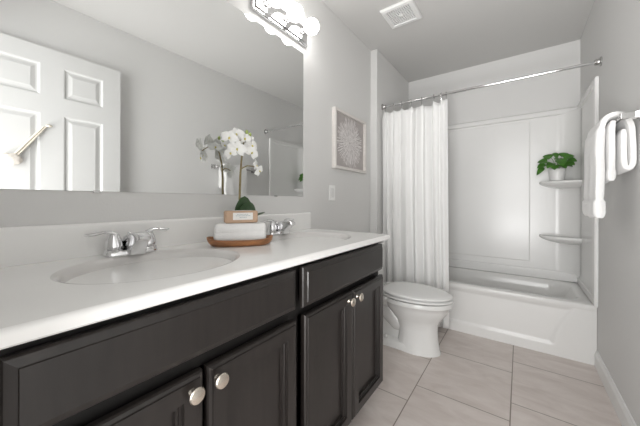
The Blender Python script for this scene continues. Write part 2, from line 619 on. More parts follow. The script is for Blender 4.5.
# ------------------------------------------------------------------ tray, washcloth, soap
TA = math.atan2(0.78, 0.63)        # long axis of the tray
TC = (0.221, 0.735, HC)
tray = None
bm = bmesh.new()
L2, W2 = 0.132, 0.064


def sup(a, b, e, z, n=56, lift=0.0):
    out = []
    for i in range(n):
        t = 2 * PI * i / n
        c, s = math.cos(t), math.sin(t)
        x = a * math.copysign(abs(c) ** e, c)
        out.append((x, b * math.copysign(abs(s) ** e, s), z + lift * (abs(x) / a) ** 4))
    return out


loft(bm, [sup(L2 * 0.80, W2 * 0.72, 0.75, 0.0006), sup(L2 * 0.90, W2 * 0.86, 0.75, 0.007), sup(L2 * 0.97, W2 * 0.96, 0.75, 0.017, lift=0.004),
          sup(L2, W2, 0.75, 0.026, lift=0.010), sup(L2 * 0.975, W2 * 0.95, 0.75, 0.0275, lift=0.010), sup(L2 * 0.92, W2 * 0.84, 0.75, 0.022, lift=0.006),
          sup(L2 * 0.84, W2 * 0.74, 0.75, 0.012), sup(L2 * 0.70, W2 * 0.6, 0.75, 0.010)])
tray = link('wooden_tray', bm, 'wood', None, True, loc=TC)
tray.rotation_euler = (0, 0, TA)
tag(tray, 'brown oval wooden tray on the white counter between the two basins', 'tray')

# folded washcloth: soft stacked layers
bm = bmesh.new()


def soft_slab(bm, a, b, z0, z1, r, seed, n=14):
    rnd = random.Random(seed)
    k = 10
    ph = [rnd.uniform(0, 6.28) for _ in range(4)]
    loops = []
    for i in range(k + 1):
        t = -PI / 2 + PI * i / k
        ins = r * (1 - math.cos(t))
        z = (z0 + z1) / 2 + (z1 - z0) / 2 * math.sin(t)
        base = rrect(-a + ins, a - ins, -b + ins, b - ins, 0.016, 0, 6)
        loops.append([(x + 0.0012 * math.sin(60 * y + ph[0]), y + 0.0012 * math.sin(50 * x + ph[1]),
                       z + 0.0015 * math.sin(45 * x + ph[2]) * math.cos(50 * y + ph[3])) for x, y, _ in base])
    loft(bm, loops)


soft_slab(bm, 0.094, 0.040, 0.0, 0.012, 0.005, 1)
soft_slab(bm, 0.103, 0.045, 0.007, 0.056, 0.010, 2)
soft_slab(bm, 0.1025, 0.0448, 0.034, 0.078, 0.011, 3)
cloth = link('folded_washcloth', bm, 'terry', None, True, loc=(TC[0], TC[1], HC + 0.0128), angle=1.2)
cloth.rotation_euler = (0, 0, TA)
tag(cloth, 'white folded washcloth lying in the wooden tray under the wrapped soap', 'towel')

SZ = HC + 0.0128 + 0.0796
soap = thing('soap_box', (TC[0] - 0.002, TC[1] + 0.002, SZ), 'kraft-paper wrapped soap bar with white label on the folded white washcloth', 'soap', rz=TA + 0.22)
bm = bmesh.new()
box(bm, -0.064, 0.064, -0.021, 0.021, 0.0, 0.050)
link('wrapper', bm, 'kraft', soap, bevel=0.004)
bm = bmesh.new()
box(bm, -0.036, 0.044, -0.0220, -0.0212, 0.013, 0.042)
box(bm, -0.036, 0.044, -0.0220, 0.010, 0.0501, 0.0507)
lab = link('paper_label', bm, 'label', soap)
bm = bmesh.new()
for zz, a, b in ((0.034, -0.020, 0.026), (0.0285, -0.025, 0.033), (0.022, -0.010, 0.018)):
    x = a
    while x < b:
        ww = random.uniform(0.003, 0.006)
        box(bm, x, min(x + ww, b), -0.0224, -0.0221, zz, zz + 0.0026)
        x += ww + 0.0016
link('label_print', bm, 'ink', lab)
for s in (-1, 1):
    bm = bmesh.new()
    box(bm, s * 0.0648 - 0.0007, s * 0.0648 + 0.0007, -0.018, 0.018, 0.004, 0.046)
    link('folded_end', bm, 'kraft', soap)


# ------------------------------------------------------------------ orchid
def leaf_mesh(bm, base, direc, length, width, droop, up=Vector((0, 0, 1)), fold=0.25, heart=0.0, thick=0.0012, n=10, m=6, pw=0.8):
    d = Vector(direc).normalized()
    side = d.cross(up).normalized()
    nor = side.cross(d).normalized()
    tops, bots = [], []
    for i in range(n + 1):
        t = i / n
        wv = width * (math.sin(PI * min(1, t ** (0.62 if heart else 0.8))) ** pw if 0 < t < 1 else 0.02)
        cpos = Vector(base) + d * (length * t * (1 - 0.15 * droop * t)) - up * (droop * length * t * t) + nor * 0.0
        rt, rb = [], []
        for j in range(m + 1):
            q = (j / m - 0.5) * 2
            p = cpos + side * (wv * 0.5 * q) + nor * (fold * wv * 0.5 * abs(q) ** 1.5) - d * (heart * wv * 0.35 * abs(q) ** 2 * (1 - t))
            rt.append(p + nor * thick)
            rb.append(p - nor * thick)
        tops.append(rt)
        bots.append(rb)
    vt = [[bm.verts.new(p) for p in r] for r in tops]
    vb = [[bm.verts.new(p) for p in r] for r in bots]
    for i in range(n):
        for j in range(m):
            bm.faces.new((vt[i][j], vt[i][j + 1], vt[i + 1][j + 1], vt[i + 1][j]))
            bm.faces.new((vb[i][j], vb[i + 1][j], vb[i + 1][j + 1], vb[i][j + 1]))
    for i in range(n):
        bm.faces.new((vt[i][0], vt[i + 1][0], vb[i + 1][0], vb[i][0]))
        bm.faces.new((vt[i][m], vb[i][m], vb[i + 1][m], vt[i + 1][m]))
    for j in range(m):
        bm.faces.new((vt[0][j], vb[0][j], vb[0][j + 1], vt[0][j + 1]))
        bm.faces.new((vt[n][j], vt[n][j + 1], vb[n][j + 1], vb[n][j]))


OX, OY = 0.078, 0.846
orc = thing('potted_orchid', (OX, OY, HC), 'white orchid in bloom with brown stem standing behind the soap and wooden tray', 'plant')
bm = bmesh.new()
lathe(bm, [(0.030, 0.0005), (0.036, 0.002), (0.042, 0.05), (0.044, 0.088), (0.0425, 0.090), (0.040, 0.086), (0.039, 0.076)], 32)
pot = link('flower_pot', bm, 'pot', orc, True)
bm = bmesh.new()
lathe(bm, [(0.0385, 0.074), (0.02, 0.079), (0.001, 0.080)], 20)
link('potting_bark', bm, 'soil', orc, True)
stem_pts = [(-0.006, -0.001, 0.078), (-0.007, -0.001, 0.2), (-0.004, 0.0, 0.30), (0.004, 0.0, 0.37), (0.018, -0.004, 0.425), (0.032, -0.010, 0.455), (0.040, -0.020, 0.466), (0.044, -0.050, 0.455), (0.044, -0.085, 0.43)]
bm = bmesh.new()
tube(bm, stem_pts, [0.0055, 0.0052, 0.005, 0.0042, 0.0035, 0.003, 0.0026, 0.0022, 0.002], 8)
stem = link('stem', bm, 'stem', orc, True)
bm = bmesh.new()
tube(bm, [(-0.003, 0, 0.335), (0.015, 0.025, 0.352), (0.026, 0.05, 0.352), (0.030, 0.07, 0.345)], [0.003, 0.0025, 0.0022, 0.0018], 8)
link('branch', bm, 'stem', stem, True)
for (b0, dr, ln, wd, upv, dp) in (((0.010, 0.000, 0.078), (0.12, 0.02, 1.0), 0.128, 0.080, (0.85, -0.5, -0.10), -0.04), ((0.020, 0.006, 0.078), (0.28, 0.12, 1.0), 0.106, 0.080, (0.85, -0.5, -0.2), 0.10),
                             ((-0.006, 0.020, 0.082), (0.15, 0.95, 0.45), 0.14, 0.022, (0.2, -0.2, 0.9), 0.12)):
    bm = bmesh.new()
    leaf_mesh(bm, b0, dr, ln, wd, dp, Vector(upv).normalized(), 0.18, n=16, pw=0.5)
    link('leaf', bm, 'orchid_leaf', orc, True, angle=1.5)


def flower(loc, face, size, roll):
    q = Vector(face).normalized().to_track_quat('Z', 'Y').to_matrix().to_4x4()
    mtx = Matrix.Translation(loc) @ q @ Matrix.Rotation(roll, 4, 'Z')
    bm = bmesh.new()
    for (a, ln, wd, cup) in ((PI / 2, 0.5, 0.30, 0.05), (PI / 2 + 2.2, 0.5, 0.28, 0.02), (PI / 2 - 2.2, 0.5, 0.28, 0.02), (0.18, 0.56, 0.52, 0.12), (PI - 0.18, 0.56, 0.52, 0.12)):
        leaf_mesh(bm, (0, 0, 0.001 + 0.002 * (wd > 0.4)), (math.cos(a), math.sin(a), 0.12), ln * size, wd * size, cup + 0.14, Vector((0, 0, 1)), 0.10, 0, 0.0007, 7, 4)
    bmesh.ops.transform(bm, matrix=mtx, verts=bm.verts[:])
    f = link('flower', bm, 'petal', orc, True, angle=1.5)
    bm = bmesh.new()
    sphere(bm, (0, -0.05 * size, 0.006), 0.075 * size, 10, 8, (0.8, 1.1, 0.9))
    bmesh.ops.transform(bm, matrix=mtx, verts=bm.verts[:])
    link('flower_lip', bm, 'lip', f, True)


for loc, fc, sz, rl in (
        ((0.037, -0.055, 0.484), (0.9, -0.55, 0.35), 0.078, 0.2),
        ((0.047, -0.098, 0.460), (0.85, -0.6, 0.1), 0.076, -0.3),
        ((0.040, -0.012, 0.472), (0.9, -0.25, 0.35), 0.078, 0.1),
        ((0.042, 0.028, 0.446), (0.85, 0.05, 0.15), 0.080, 0.3),
        ((0.052, 0.022, 0.412), (0.95, -0.15, -0.1), 0.074, -0.5),
        ((0.058, -0.066, 0.415), (0.9, -0.65, 0.05), 0.086, -0.2),
        ((0.040, -0.086, 0.396), (0.5, -0.85, -0.1), 0.066, 0.4),
        ((0.014, -0.030, 0.452), (-0.8, -0.4, 0.35), 0.072, 0.1),
        ((0.020, 0.020, 0.470), (-0.7, 0.5, 0.4), 0.070, -0.4),
        ((0.032, 0.064, 0.356), (0.75, 0.5, 0.0), 0.066, 0.0),
        ((0.036, 0.080, 0.332), (0.9, 0.1, -0.15), 0.060, 0.8)):
    flower(loc, fc, sz, rl)
for p in ((0.036, 0.006, 0.508), (0.034, 0.026, 0.500)):
    bm = bmesh.new()
    sphere(bm, p, 0.0085, 10, 8, (0.8, 0.9, 1.2))
    link('bud', bm, 'bud', stem, True)

# ------------------------------------------------------------------ mirror
mir = thing('wall_mirror', (0.0, 0.69, 1.156), 'large frameless wall mirror above the counter, under the globe light bar', 'mirror')
mo = (0.0, 0.69, 1.156)
child('mirror_glass', boxbm(0.0005, 0.0045, -0.04, 1.403, 1.1557, 2.0931), 'mirror', mir, mo)
for yy in (0.312, 1.155):
    bm = bmesh.new()
    box(bm, 0.0005, 0.007, yy - 0.009, yy + 0.009, 1.1505, 1.1552)
    box(bm, 0.0047, 0.007, yy - 0.009, yy + 0.009, 1.1552, 1.159)
    child('mirror_clip', bm, 'steel', mir, mo)

# ------------------------------------------------------------------ light bar
lb = thing('vanity_light_bar', (0.0, 1.197, 2.2), 'chrome bar of three glowing globe bulbs on the wall above the mirror', 'light')
lo = (0.0, 1.197, 2.2)
bm = bmesh.new()
ring_panel(bm, 0.965, 1.428, 2.140, 2.262, [(0, 0.001), (0, 0.016), (0.004, 0.020), (0.010, 0.020), (0.018, 0.030), (0.03, 0.030)], lambda u, v, h: (h, u, v))
child('back_plate', bm, 'chrome', lb, lo)
for yy in (1.060, 1.213, 1.366):
    bm = bmesh.new()
    lathe(bm, [(0.023, 0.030), (0.023, 0.034), (0.018, 0.037), (0.018, 0.050), (0.0155, 0.052)], 24, (0, yy, 2.216), 'X')
    sk = child('socket', bm, 'steel', lb, lo, smooth=True)
    bm = bmesh.new()
    lathe(bm, [(0.013, 0.048), (0.015, 0.053), (0.022, 0.0565)] + [(0.0475 * math.sin(a), 0.100 - 0.0475 * math.cos(a)) for a in [0.55 + 0.18 * i for i in range(15)]] + [(0.0006, 0.1475)], 28, (0, yy, 2.216), 'X')
    child('bulb', bm, 'bulb', lb, lo, smooth=True)

# ------------------------------------------------------------------ framed print, switch
pic = thing('framed_picture', (0.0, 2.01, 1.37), 'whitewashed frame with pale starburst print on the wall above the light switch', 'picture')
po = (0.0, 2.01, 1.37)
fy0, fy1, fz0, fz1 = 1.752, 2.272, 1.377, 1.840
bm = bmesh.new()
ring_panel(bm, fy0, fy1, fz0, fz1, [(0.0, 0.001), (0.0, 0.030), (0.002, 0.032), (0.020, 0.032), (0.022, 0.030), (0.022, 0.006)], lambda u, v, h: (h, u, v), cap=False)
child('picture_frame', bm, 'frame', pic, po)
child('print', boxbm(0.002, 0.008, fy0 + 0.020, fy1 - 0.020, fz0 + 0.020, fz1 - 0.020), 'print', pic, po)
bm = bmesh.new()
pcy, pcz = (fy0 + fy1) / 2, (fz0 + fz1) / 2
rnd = random.Random(9)
for ring, (n, r0, r1, wd) in enumerate(((40, 0.010, 0.072, 0.0032), (64, 0.045, 0.122, 0.0036), (84, 0.090, 0.170, 0.0038), (90, 0.13, 0.205, 0.0036))):
    for i in range(n):
        a = 2 * PI * (i + 0.5 * (ring % 2)) / n + rnd.uniform(-0.03, 0.03)
        ra, rb = r0 * rnd.uniform(0.9, 1.1), r1 * rnd.uniform(0.86, 1.06)
        wv = wd * rnd.uniform(0.7, 1.2)
        c, s = math.cos(a), math.sin(a)
        x0 = 0.0082 + 0.0001 * ring
        pts = []
        for t, q in ((0, 0.25), (0.6, 0.8), (0.85, 1.0), (1.0, 0.35)):
            pts.append((ra + (rb - ra) * t, wv * q))
        top = [(r, +h) for r, h in pts]
        botm = [(r, -h) for r, h in pts][::-1]
        vs = [bm.verts.new((x0, pcy + r * c - h * s, pcz + r * s + h * c)) for r, h in top + botm]
        bm.faces.new(vs)
child('starburst', bm, 'stroke', pic, po)

sw = thing('light_switch', (0.0, 1.752, 1.13), 'white rocker light switch on the wall below the framed picture', 'switch')
so = (0.0, 1.752, 1.13)
bm = bmesh.new()
ring_panel(bm, 1.712, 1.790, 1.130, 1.248, [(0, 0.0005), (0, 0.004), (0.003, 0.0065)], lambda u, v, h: (h, u, v))
child('switch_plate', bm, 'plastic', sw, so)
bm = bmesh.new()
ring_panel(bm, 1.733, 1.769, 1.154, 1.224, [(0, 0.005), (0, 0.0085), (0.002, 0.0095)], lambda u, v, h: (h, u, v))
child('rocker', bm, 'seat', sw, so)

# ------------------------------------------------------------------ ceiling fan grille
vent = thing('ceiling_vent', (0.418, 2.074, ZC), 'square white exhaust fan grille on the ceiling above the toilet', 'vent')
vx0, vx1, vy0, vy1 = 0.298, 0.540, 1.948, 2.200
vo2 = (0.418, 2.074, ZC)
bm = bmesh.new()
ring_panel(bm, vx0, vx1, vy0, vy1, [(0, -0.001), (0.0, -0.012), (0.006, -0.020), (0.030, -0.022), (0.034, -0.016), (0.034, -0.008)], lambda u, v, h: (u, v, ZC + h), cap=False)
child('vent_frame', bm, 'trim', vent, vo2)
child('vent_backing', boxbm(vx0 + 0.02, vx1 - 0.02, vy0 + 0.02, vy1 - 0.02, ZC - 0.007, ZC - 0.003), 'dark', vent, vo2)
bm = bmesh.new()
gx0, gx1, gy0, gy1 = vx0 + 0.034, vx1 - 0.034, vy0 + 0.034, vy1 - 0.034
n = 11
for i in range(n + 1):
    x = gx0 + (gx1 - gx0) * i / n
    box(bm, x - 0.0019, x + 0.0019, gy0, gy1, ZC - 0.0165, ZC - 0.010)
    y = gy0 + (gy1 - gy0) * i / n
    box(bm, gx0, gx1, y - 0.0019, y + 0.0019, ZC - 0.0163, ZC - 0.0102)
child('grille', bm, 'trim', vent, vo2)
bm = bmesh.new()
lathe(bm, [(0.017, -0.010), (0.017, -0.019), (0.012, -0.022), (0.001, -0.023)], 20, (0.418, 2.074, ZC))
child('center_cap', bm, 'trim', vent, vo2, smooth=True)

# ------------------------------------------------------------------ toilet
TY = 2.160
toi = thing('toilet', (0.40, TY, 0), 'white two-piece toilet with closed lid between the vanity and the shower curtain', 'toilet')
to = (0.40, TY, 0)


def egg(xb, xf, hw, z, n=48, sq=0.85, dy=0.0):
    """outline: rounder and longer toward the front (+x)"""
    xm = xb + (xf - xb) * 0.42
    out = []
    for i in range(n):
        a = 2 * PI * i / n
        c, s = math.cos(a), math.sin(a)
        ax = (xf - xm) if c > 0 else (xm - xb)
        e = 1.0 if c > 0 else sq
        out.append((xm + ax * math.copysign(abs(c) ** e, c), TY + dy + hw * math.copysign(abs(s) ** e, s), z))
    return out


bm = bmesh.new()
loft(bm, [egg(0.36, 0.690, 0.118, 0.0005), egg(0.362, 0.690, 0.117, 0.012), egg(0.375, 0.682, 0.112, 0.03), egg(0.385, 0.672, 0.108, 0.10), egg(0.385, 0.668, 0.107, 0.17),
          egg(0.37, 0.672, 0.112, 0.215), egg(0.345, 0.692, 0.130, 0.25), egg(0.31, 0.722, 0.155, 0.29), egg(0.285, 0.748, 0.175, 0.33),
          egg(0.272, 0.760, 0.186, 0.362), egg(0.270, 0.766, 0.190, 0.364), egg(0.270, 0.767, 0.191, 0.387), egg(0.275, 0.762, 0.187, 0.393),
          egg(0.32, 0.715, 0.145, 0.393), egg(0.34, 0.69, 0.12, 0.36), egg(0.42, 0.60, 0.06, 0.25)])
# rear foot
lp = []
for z, ww, xb, xf in ((0.0005, 0.112, 0.10, 0.50), (0.035, 0.110, 0.102, 0.50), (0.048, 0.104, 0.11, 0.50), (0.055, 0.09, 0.13, 0.5)):
    lp.append(rrect(xb, xf, TY - ww, TY + ww, 0.04, z, 6))
loft(bm, lp)
# deck under the tank
loft(bm, [rrect(0.03, 0.34, TY - 0.10, TY + 0.10, 0.03, 0.30, 6), rrect(0.02, 0.36, TY - 0.15, TY + 0.15, 0.04, 0.36, 6), rrect(0.02, 0.36, TY - 0.165, TY + 0.165, 0.04, 0.385, 6), rrect(0.022, 0.35, TY - 0.162, TY + 0.162, 0.04, 0.397, 6)])
# trapway bulging on both sides and the web between
tube(bm, [(0.46, TY, 0.16), (0.38, TY, 0.17), (0.32, TY, 0.235), (0.27, TY, 0.285), (0.20, TY, 0.29), (0.15, TY, 0.24), (0.145, TY, 0.14), (0.15, TY, 0.03)],
     [0.06, 0.075, 0.085, 0.086, 0.084, 0.08, 0.075, 0.075], 20)
box(bm, 0.2, 0.42, TY - 0.045, TY + 0.045, 0.03, 0.25)
child('bowl', bm, 'porcelain', toi, to, smooth=True, angle=0.9)
bm = bmesh.new()
loft(bm, [egg(0.29, 0.73, 0.160, 0.392), egg(0.29, 0.73, 0.160, 0.4025), egg(0.260, 0.771, 0.192, 0.403), egg(0.258, 0.774, 0.194, 0.406), egg(0.258, 0.774, 0.194, 0.412), egg(0.262, 0.770, 0.191, 0.4155)])
child('seat', bm, 'seat', toi, to, smooth=True, angle=0.9)
bm = bmesh.new()
loft(bm, [egg(0.29, 0.73, 0.160, 0.4155), egg(0.29, 0.73, 0.160, 0.4265), egg(0.260, 0.768, 0.191, 0.427), egg(0.257, 0.771, 0.193, 0.430), egg(0.257, 0.771, 0.193, 0.436), egg(0.264, 0.763, 0.186, 0.4425), egg(0.29, 0.735, 0.165, 0.4455), egg(0.35, 0.66, 0.11, 0.448), egg(0.44, 0.54, 0.04, 0.449)])
lid = child('lid', bm, 'seat', toi, to, smooth=True, angle=0.9)
for s in (-1, 1):
    bm = bmesh.new()
    box(bm, 0.232, 0.272, TY + s * 0.085 - 0.022, TY + s * 0.085 + 0.022, 0.3915, 0.438)
    child('hinge', bm, 'seat', toi, to, bevel=0.006)
    bm = bmesh.new()
    lathe(bm, [(0.014, 0), (0.014, 0.008), (0.009, 0.017), (0.001, 0.019)], 16, (0.30, TY + s * 0.088, 0.053))
    child('bolt_cap', bm, 'seat', toi, to, smooth=True)
bm = bmesh.new()
loft(bm, [rrect(0.018, 0.170, TY - 0.165, TY + 0.165, 0.03, 0.3985, 6), rrect(0.015, 0.182, TY - 0.178, TY + 0.172, 0.035, 0.47, 6), rrect(0.015, 0.186, TY - 0.182, TY + 0.172, 0.035, 0.735, 6)])
tank = child('tank', bm, 'porcelain', toi, to, smooth=True, angle=0.9)
bm = bmesh.new()
loft(bm, [rrect(0.013, 0.190, TY - 0.185, TY + 0.174, 0.035, 0.7355, 6), rrect(0.012, 0.192, TY - 0.187, TY + 0.176, 0.035, 0.745, 6), rrect(0.012, 0.192, TY - 0.187, TY + 0.176, 0.035, 0.757, 6), rrect(0.018, 0.186, TY - 0.18, TY + 0.17, 0.035, 0.764, 6)])
child('tank_lid', bm, 'porcelain', toi, to, smooth=True, angle=0.9)
bm = bmesh.new()
lathe(bm, [(0.012, 0.182), (0.012, 0.196), (0.009, 0.199)], 16, (0, TY - 0.12, 0.68), 'X')
tube(bm, [(0.197, TY - 0.12, 0.68), (0.201, TY - 0.09, 0.675), (0.201, TY - 0.05, 0.668)], [0.006, 0.005, 0.006], 10)
child('flush_lever', bm, 'chrome', tank, to, smooth=True)

# ------------------------------------------------------------------ bathtub
tub = thing('bathtub', (0.83, 2.98, 0), 'white alcove bathtub with recessed apron under the white shower surround', 'bathtub')
bo = (0.83, 2.98, 0)
TX0, TX1, TY1, HT = XL + 0.002, W - 0.002, YB - 0.003, 0.412
bm = bmesh.new()
outer = [rrect(TX0, TX1, YT + 0.012, TY1, 0.003, 0.36, 8), rrect(TX0, TX1, YT + 0.002, TY1, 0.003, 0.374, 8), rrect(TX0, TX1, YT - 0.001, TY1, 0.003, 0.400, 8), rrect(TX0, TX1, YT + 0.002, TY1, 0.003, 0.408, 8),
         rrect(TX0 + 0.004, TX1 - 0.004, YT + 0.010, TY1 - 0.004, 0.004, HT, 8)]
ix0, ix1, iy0, iy1 = TX0 + 0.075, TX1 - 0.060, YT + 0.075, TY1 - 0.050
inner = []
for ins, ex, z, r in ((0.0, 0, HT, 0.13), (0.008, 0.0, HT - 0.004, 0.13), (0.016, 0.005, HT - 0.016, 0.13), (0.026, 0.03, 0.33, 0.13), (0.04, 0.08, 0.22, 0.13), (0.055, 0.14, 0.13, 0.13),
                      (0.075, 0.18, 0.095, 0.12), (0.11, 0.23, 0.082, 0.10), (0.16, 0.30, 0.08, 0.06)):
    inner.append(rrect(ix0 + ins, ix1 - ins - ex, iy0 + ins, iy1 - ins, r, z, 8))
loft(bm, outer + inner, False, True)
child('tub_shell', bm, 'acrylic', tub, bo, smooth=True, angle=0.8)
# apron: height field with a recessed field ending in a sweeping curve on the right
bm = bmesh.new()
nx, nz = 150, 48
rows = []
for j in range(nz + 1):
    z = 0.0005 + 0.374 * j / nz
    row = []
    for i in range(nx + 1):
        x = TX0 + (TX1 - TX0) * i / nx
        xr = 1.365 + 0.115 * max(0.0, (z - 0.09) / 0.28) ** 1.7
        m = smoothstep(0.0, 0.025, xr - x) * smoothstep(0.075, 0.098, z + 0.0) * smoothstep(0.0, 0.03, 0.374 - z) * smoothstep(0, 0.03, x - TX0 - 0.09)
        row.append(bm.verts.new((x, YT + 0.004 * smoothstep(0.02, 0.0, 0) + 0.011 * m, z)))
    rows.append(row)
for a, b in zip(rows, rows[1:]):
    for i in range(nx):
        bm.faces.new((a[i], a[i + 1], b[i + 1], b[i]))
back = [bm.verts.new((x, YT + 0.03, z)) for x, z in ((TX0, 0.0005), (TX1, 0.0005), (TX1, 0.3745), (TX0, 0.3745))]
bm.faces.new(back)
child('apron', bm, 'acrylic', tub, bo, smooth=True, angle=1.2)
bm = bmesh.new()
lathe(bm, [(0.03, 0), (0.03, 0.003), (0.02, 0.004), (0.001, 0.002)], 20, (0.42, 2.97, 0.0805))
child('drain', bm, 'chrome', tub, bo, smooth=True)

# ------------------------------------------------------------------ shower surround
sur = thing('shower_surround', (0.83, YB, HT), 'white moulded shower wall surround above the bathtub with two corner shelves', 'shower surround')
uo = (0.83, YB, HT)
ST = 1.972
SB_ = HT + 0.002
bm = bmesh.new()
FB = lambda u, v, h: (u, YB - 0.002 - h, v)
# back panel: flanges, a large raised field and the plain field to its right
T0, T1 = 0.018, 0.018
ring_panel(bm, XL + 0.003, W - 0.003, SB_, ST, [(0, 0), (0, 0.020), (0.014, 0.036), (0.050, 0.038), (0.058, 0.018), (0.064, 0.018)], FB)
ring_panel(bm, XL + 0.12, 1.238, 0.556, ST - 0.075, [(0, 0.017), (0.004, 0.0205), (0.010, 0.023), (0.02, 0.023)], FB)
child('back_panel', bm, 'surround', sur, uo)
# lower curb line along the tub
bm = bmesh.new()
pr = [(0.0, 0.0), (0.034, 0.0), (0.034, 0.072), (0.028, 0.082), (0.0, 0.086)]
loft(bm, [[(x, YB - 0.003 - d, SB_ + z) for d, z in pr] for x in (XL + 0.004, W - 0.004)])
child('curb', bm, 'surround', sur, uo, bevel=0.004)
for side, xw, sg in (('R', W - 0.002, -1), ('L', XL + 0.002, 1)):
    bm = bmesh.new()
    FS = (lambda xw, sg: (lambda u, v, h: (xw + sg * h, u, v)))(xw, sg)
    ring_panel(bm, YT - 0.035, YB - 0.004, SB_, ST, [(0, 0), (0, 0.014), (0.004, 0.020), (0.050, 0.022), (0.056, 0.014), (0.06, 0.014)], FS)
    child('side_panel', bm, 'surround', sur, uo)
# rounded corner column carrying the shelves
bm = bmesh.new()
cxr, cyr = W - 0.018, YB - 0.022
R = 0.15
pts = [(cxr, cyr - R), (cxr, cyr), (cxr - R, cyr)]
arc = [(cxr - R + R * math.sin(a), cyr - R + R * math.cos(a)) for a in [PI / 2 * i / 12 for i in range(13)]]
poly = [(cxr + 0.006, cyr + 0.006)] + [(cxr - R + (R) * math.sin(a), cyr - R + (R) * math.cos(a)) for a in [PI / 2 * i / 12 for i in range(13)]][::-1]
loft(bm, [[(x, y, z) for x, y in poly] for z in (SB_ + 0.08, ST - 0.045)])
child('corner_column', bm, 'surround', sur, uo, smooth=True, angle=0.6)


def corner_shelf(z):
    bm = bmesh.new()
    A, B = 0.272, 0.205
    cx, cy = W - 0.014, YB - 0.018
    loops = []
    for (s, dz) in ((0.55, -0.058), (0.74, -0.046), (0.88, -0.032), (0.965, -0.020), (1.0, -0.010), (1.0, 0.0), (0.985, 0.005), (0.955, 0.006), (0.93, 0.002), (0.4, 0.001)):
        lp = [(cx, cy, z + dz)]
        for i in range(21):
            a = PI / 2 * i / 20
            c, sn = math.cos(a), math.sin(a)
            lp.append((cx - A * s * c ** 0.75, cy - B * s * sn ** 0.75, z + dz))
        loops.append(lp)
    loft(bm, loops)
    return bm


child('corner_shelf', corner_shelf(1.303), 'surround', sur, uo, smooth=True, angle=0.8)
child('corner_shelf', corner_shelf(0.815), 'surround', sur, uo, smooth=True, angle=0.8)

# ------------------------------------------------------------------ shelf plant
PX, PYY, PZ = 1.424, YB - 0.128, 1.3095
pp = thing('potted_plant', (PX, PYY, PZ), 'small leafy green plant in a white pot on the upper corner shelf', 'plant')
bm = bmesh.new()
lathe(bm, [(0.040, 0.0005), (0.046, 0.004), (0.057, 0.07), (0.059, 0.102), (0.057, 0.105), (0.053, 0.100), (0.052, 0.09)], 32)
link('pot', bm, 'pot', pp, True)
bm = bmesh.new()
lathe(bm, [(0.0518, 0.088), (0.03, 0.095), (0.001, 0.096)], 20)
link('soil', bm, 'soil', pp, True)
rnd = random.Random(21)
leaves = [(-0.095, 0.000, 0.022, (-0.8, 0.0, -0.95), 0.085, 0.058), (-0.070, -0.02, 0.075, (-0.9, -0.1, 0.05), 0.080, 0.075), (-0.035, -0.035, 0.052, (-0.5, -0.5, -0.45), 0.075, 0.070),
          (0.000, -0.03, 0.100, (-0.3, -0.3, 0.35), 0.080, 0.082), (0.015, -0.045, 0.075, (0.15, -0.5, -0.35), 0.085, 0.085), (0.040, -0.02, 0.095, (0.7, -0.2, 0.2), 0.085, 0.080),
          (0.055, -0.035, 0.055, (0.75, -0.4, -0.3), 0.075, 0.075), (0.070, -0.015, 0.080, (0.85, -0.3, -0.2), 0.070, 0.070), (-0.02, -0.055, 0.030, (-0.1, -0.6, -0.55), 0.060, 0.062),
          (0.03, -0.055, 0.035, (0.3, -0.6, -0.5), 0.062, 0.062), (-0.04, 0.02, 0.110, (-0.5, 0.2, 0.3), 0.080, 0.075), (0.03, 0.02, 0.115, (0.3, 0.2, 0.25), 0.080, 0.076),
          (-0.085, -0.01, 0.050, (-0.8, -0.3, -0.35), 0.075, 0.066), (0.01, 0.03, 0.085, (0.1, 0.5, 0.3), 0.075, 0.070), (0.055, 0.01, 0.050, (0.7, 0.2, -0.3), 0.066, 0.065)]
for (lx, ly, lz, dr, ln, wd) in leaves:
    b0 = Vector((0.10 * lx, 0.10 * ly, 0.094))
    p1 = Vector((lx, ly, 0.106 + lz * 0.95))
    bm = bmesh.new()
    tube(bm, [b0, b0.lerp(p1, 0.55) + Vector((0, 0, 0.018)), p1], 0.0016, 6)
    lf = link('leaf_stalk', bm, 'leaf', pp, True)
    bm = bmesh.new()
    leaf_mesh(bm, p1, dr, ln * 0.92, wd * 0.95, 0.20, Vector((0.15 * lx / 0.1, -0.72, 0.66)).normalized(), 0.2, 0.5, 0.0008, 8, 6)
    link('leaf', bm, 'leaf', lf, True, angle=1.5)

# ------------------------------------------------------------------ curtain rod, hooks, curtain
RY, RZ = 2.545, 2.046
rod = thing('shower_curtain_rod', (0.83, RY, RZ), 'straight chrome shower curtain rod spanning the tub alcove', 'curtain rod')
ro = (0.83, RY, RZ)
bm = bmesh.new()
lathe(bm, [(0.0112, XL + 0.004), (0.0112, 0.95)], 20, (0, RY, RZ), 'X')
lathe(bm, [(0.0098, 0.95), (0.0098, W - 0.004)], 20, (0, RY, RZ), 'X')
child('rod_tube', bm, 'chrome', rod, ro, smooth=True)
for xw, s in ((XL + 0.0005, 1), (W - 0.0005, -1)):
    bm = bmesh.new()
    lathe(bm, [(0.030, 0), (0.030, s * 0.006), (0.020, s * 0.012), (0.017, s * 0.032), (0.013, s * 0.036)], 20, (xw, RY, RZ), 'X')
    child('end_flange', bm, 'steel', rod, ro, smooth=True)

CU0, CU1 = 0.080, 0.652
HOOKS = [0.10, 0.178, 0.258, 0.345, 0.44, 0.545, 0.606, 0.645]
NF = 7.0


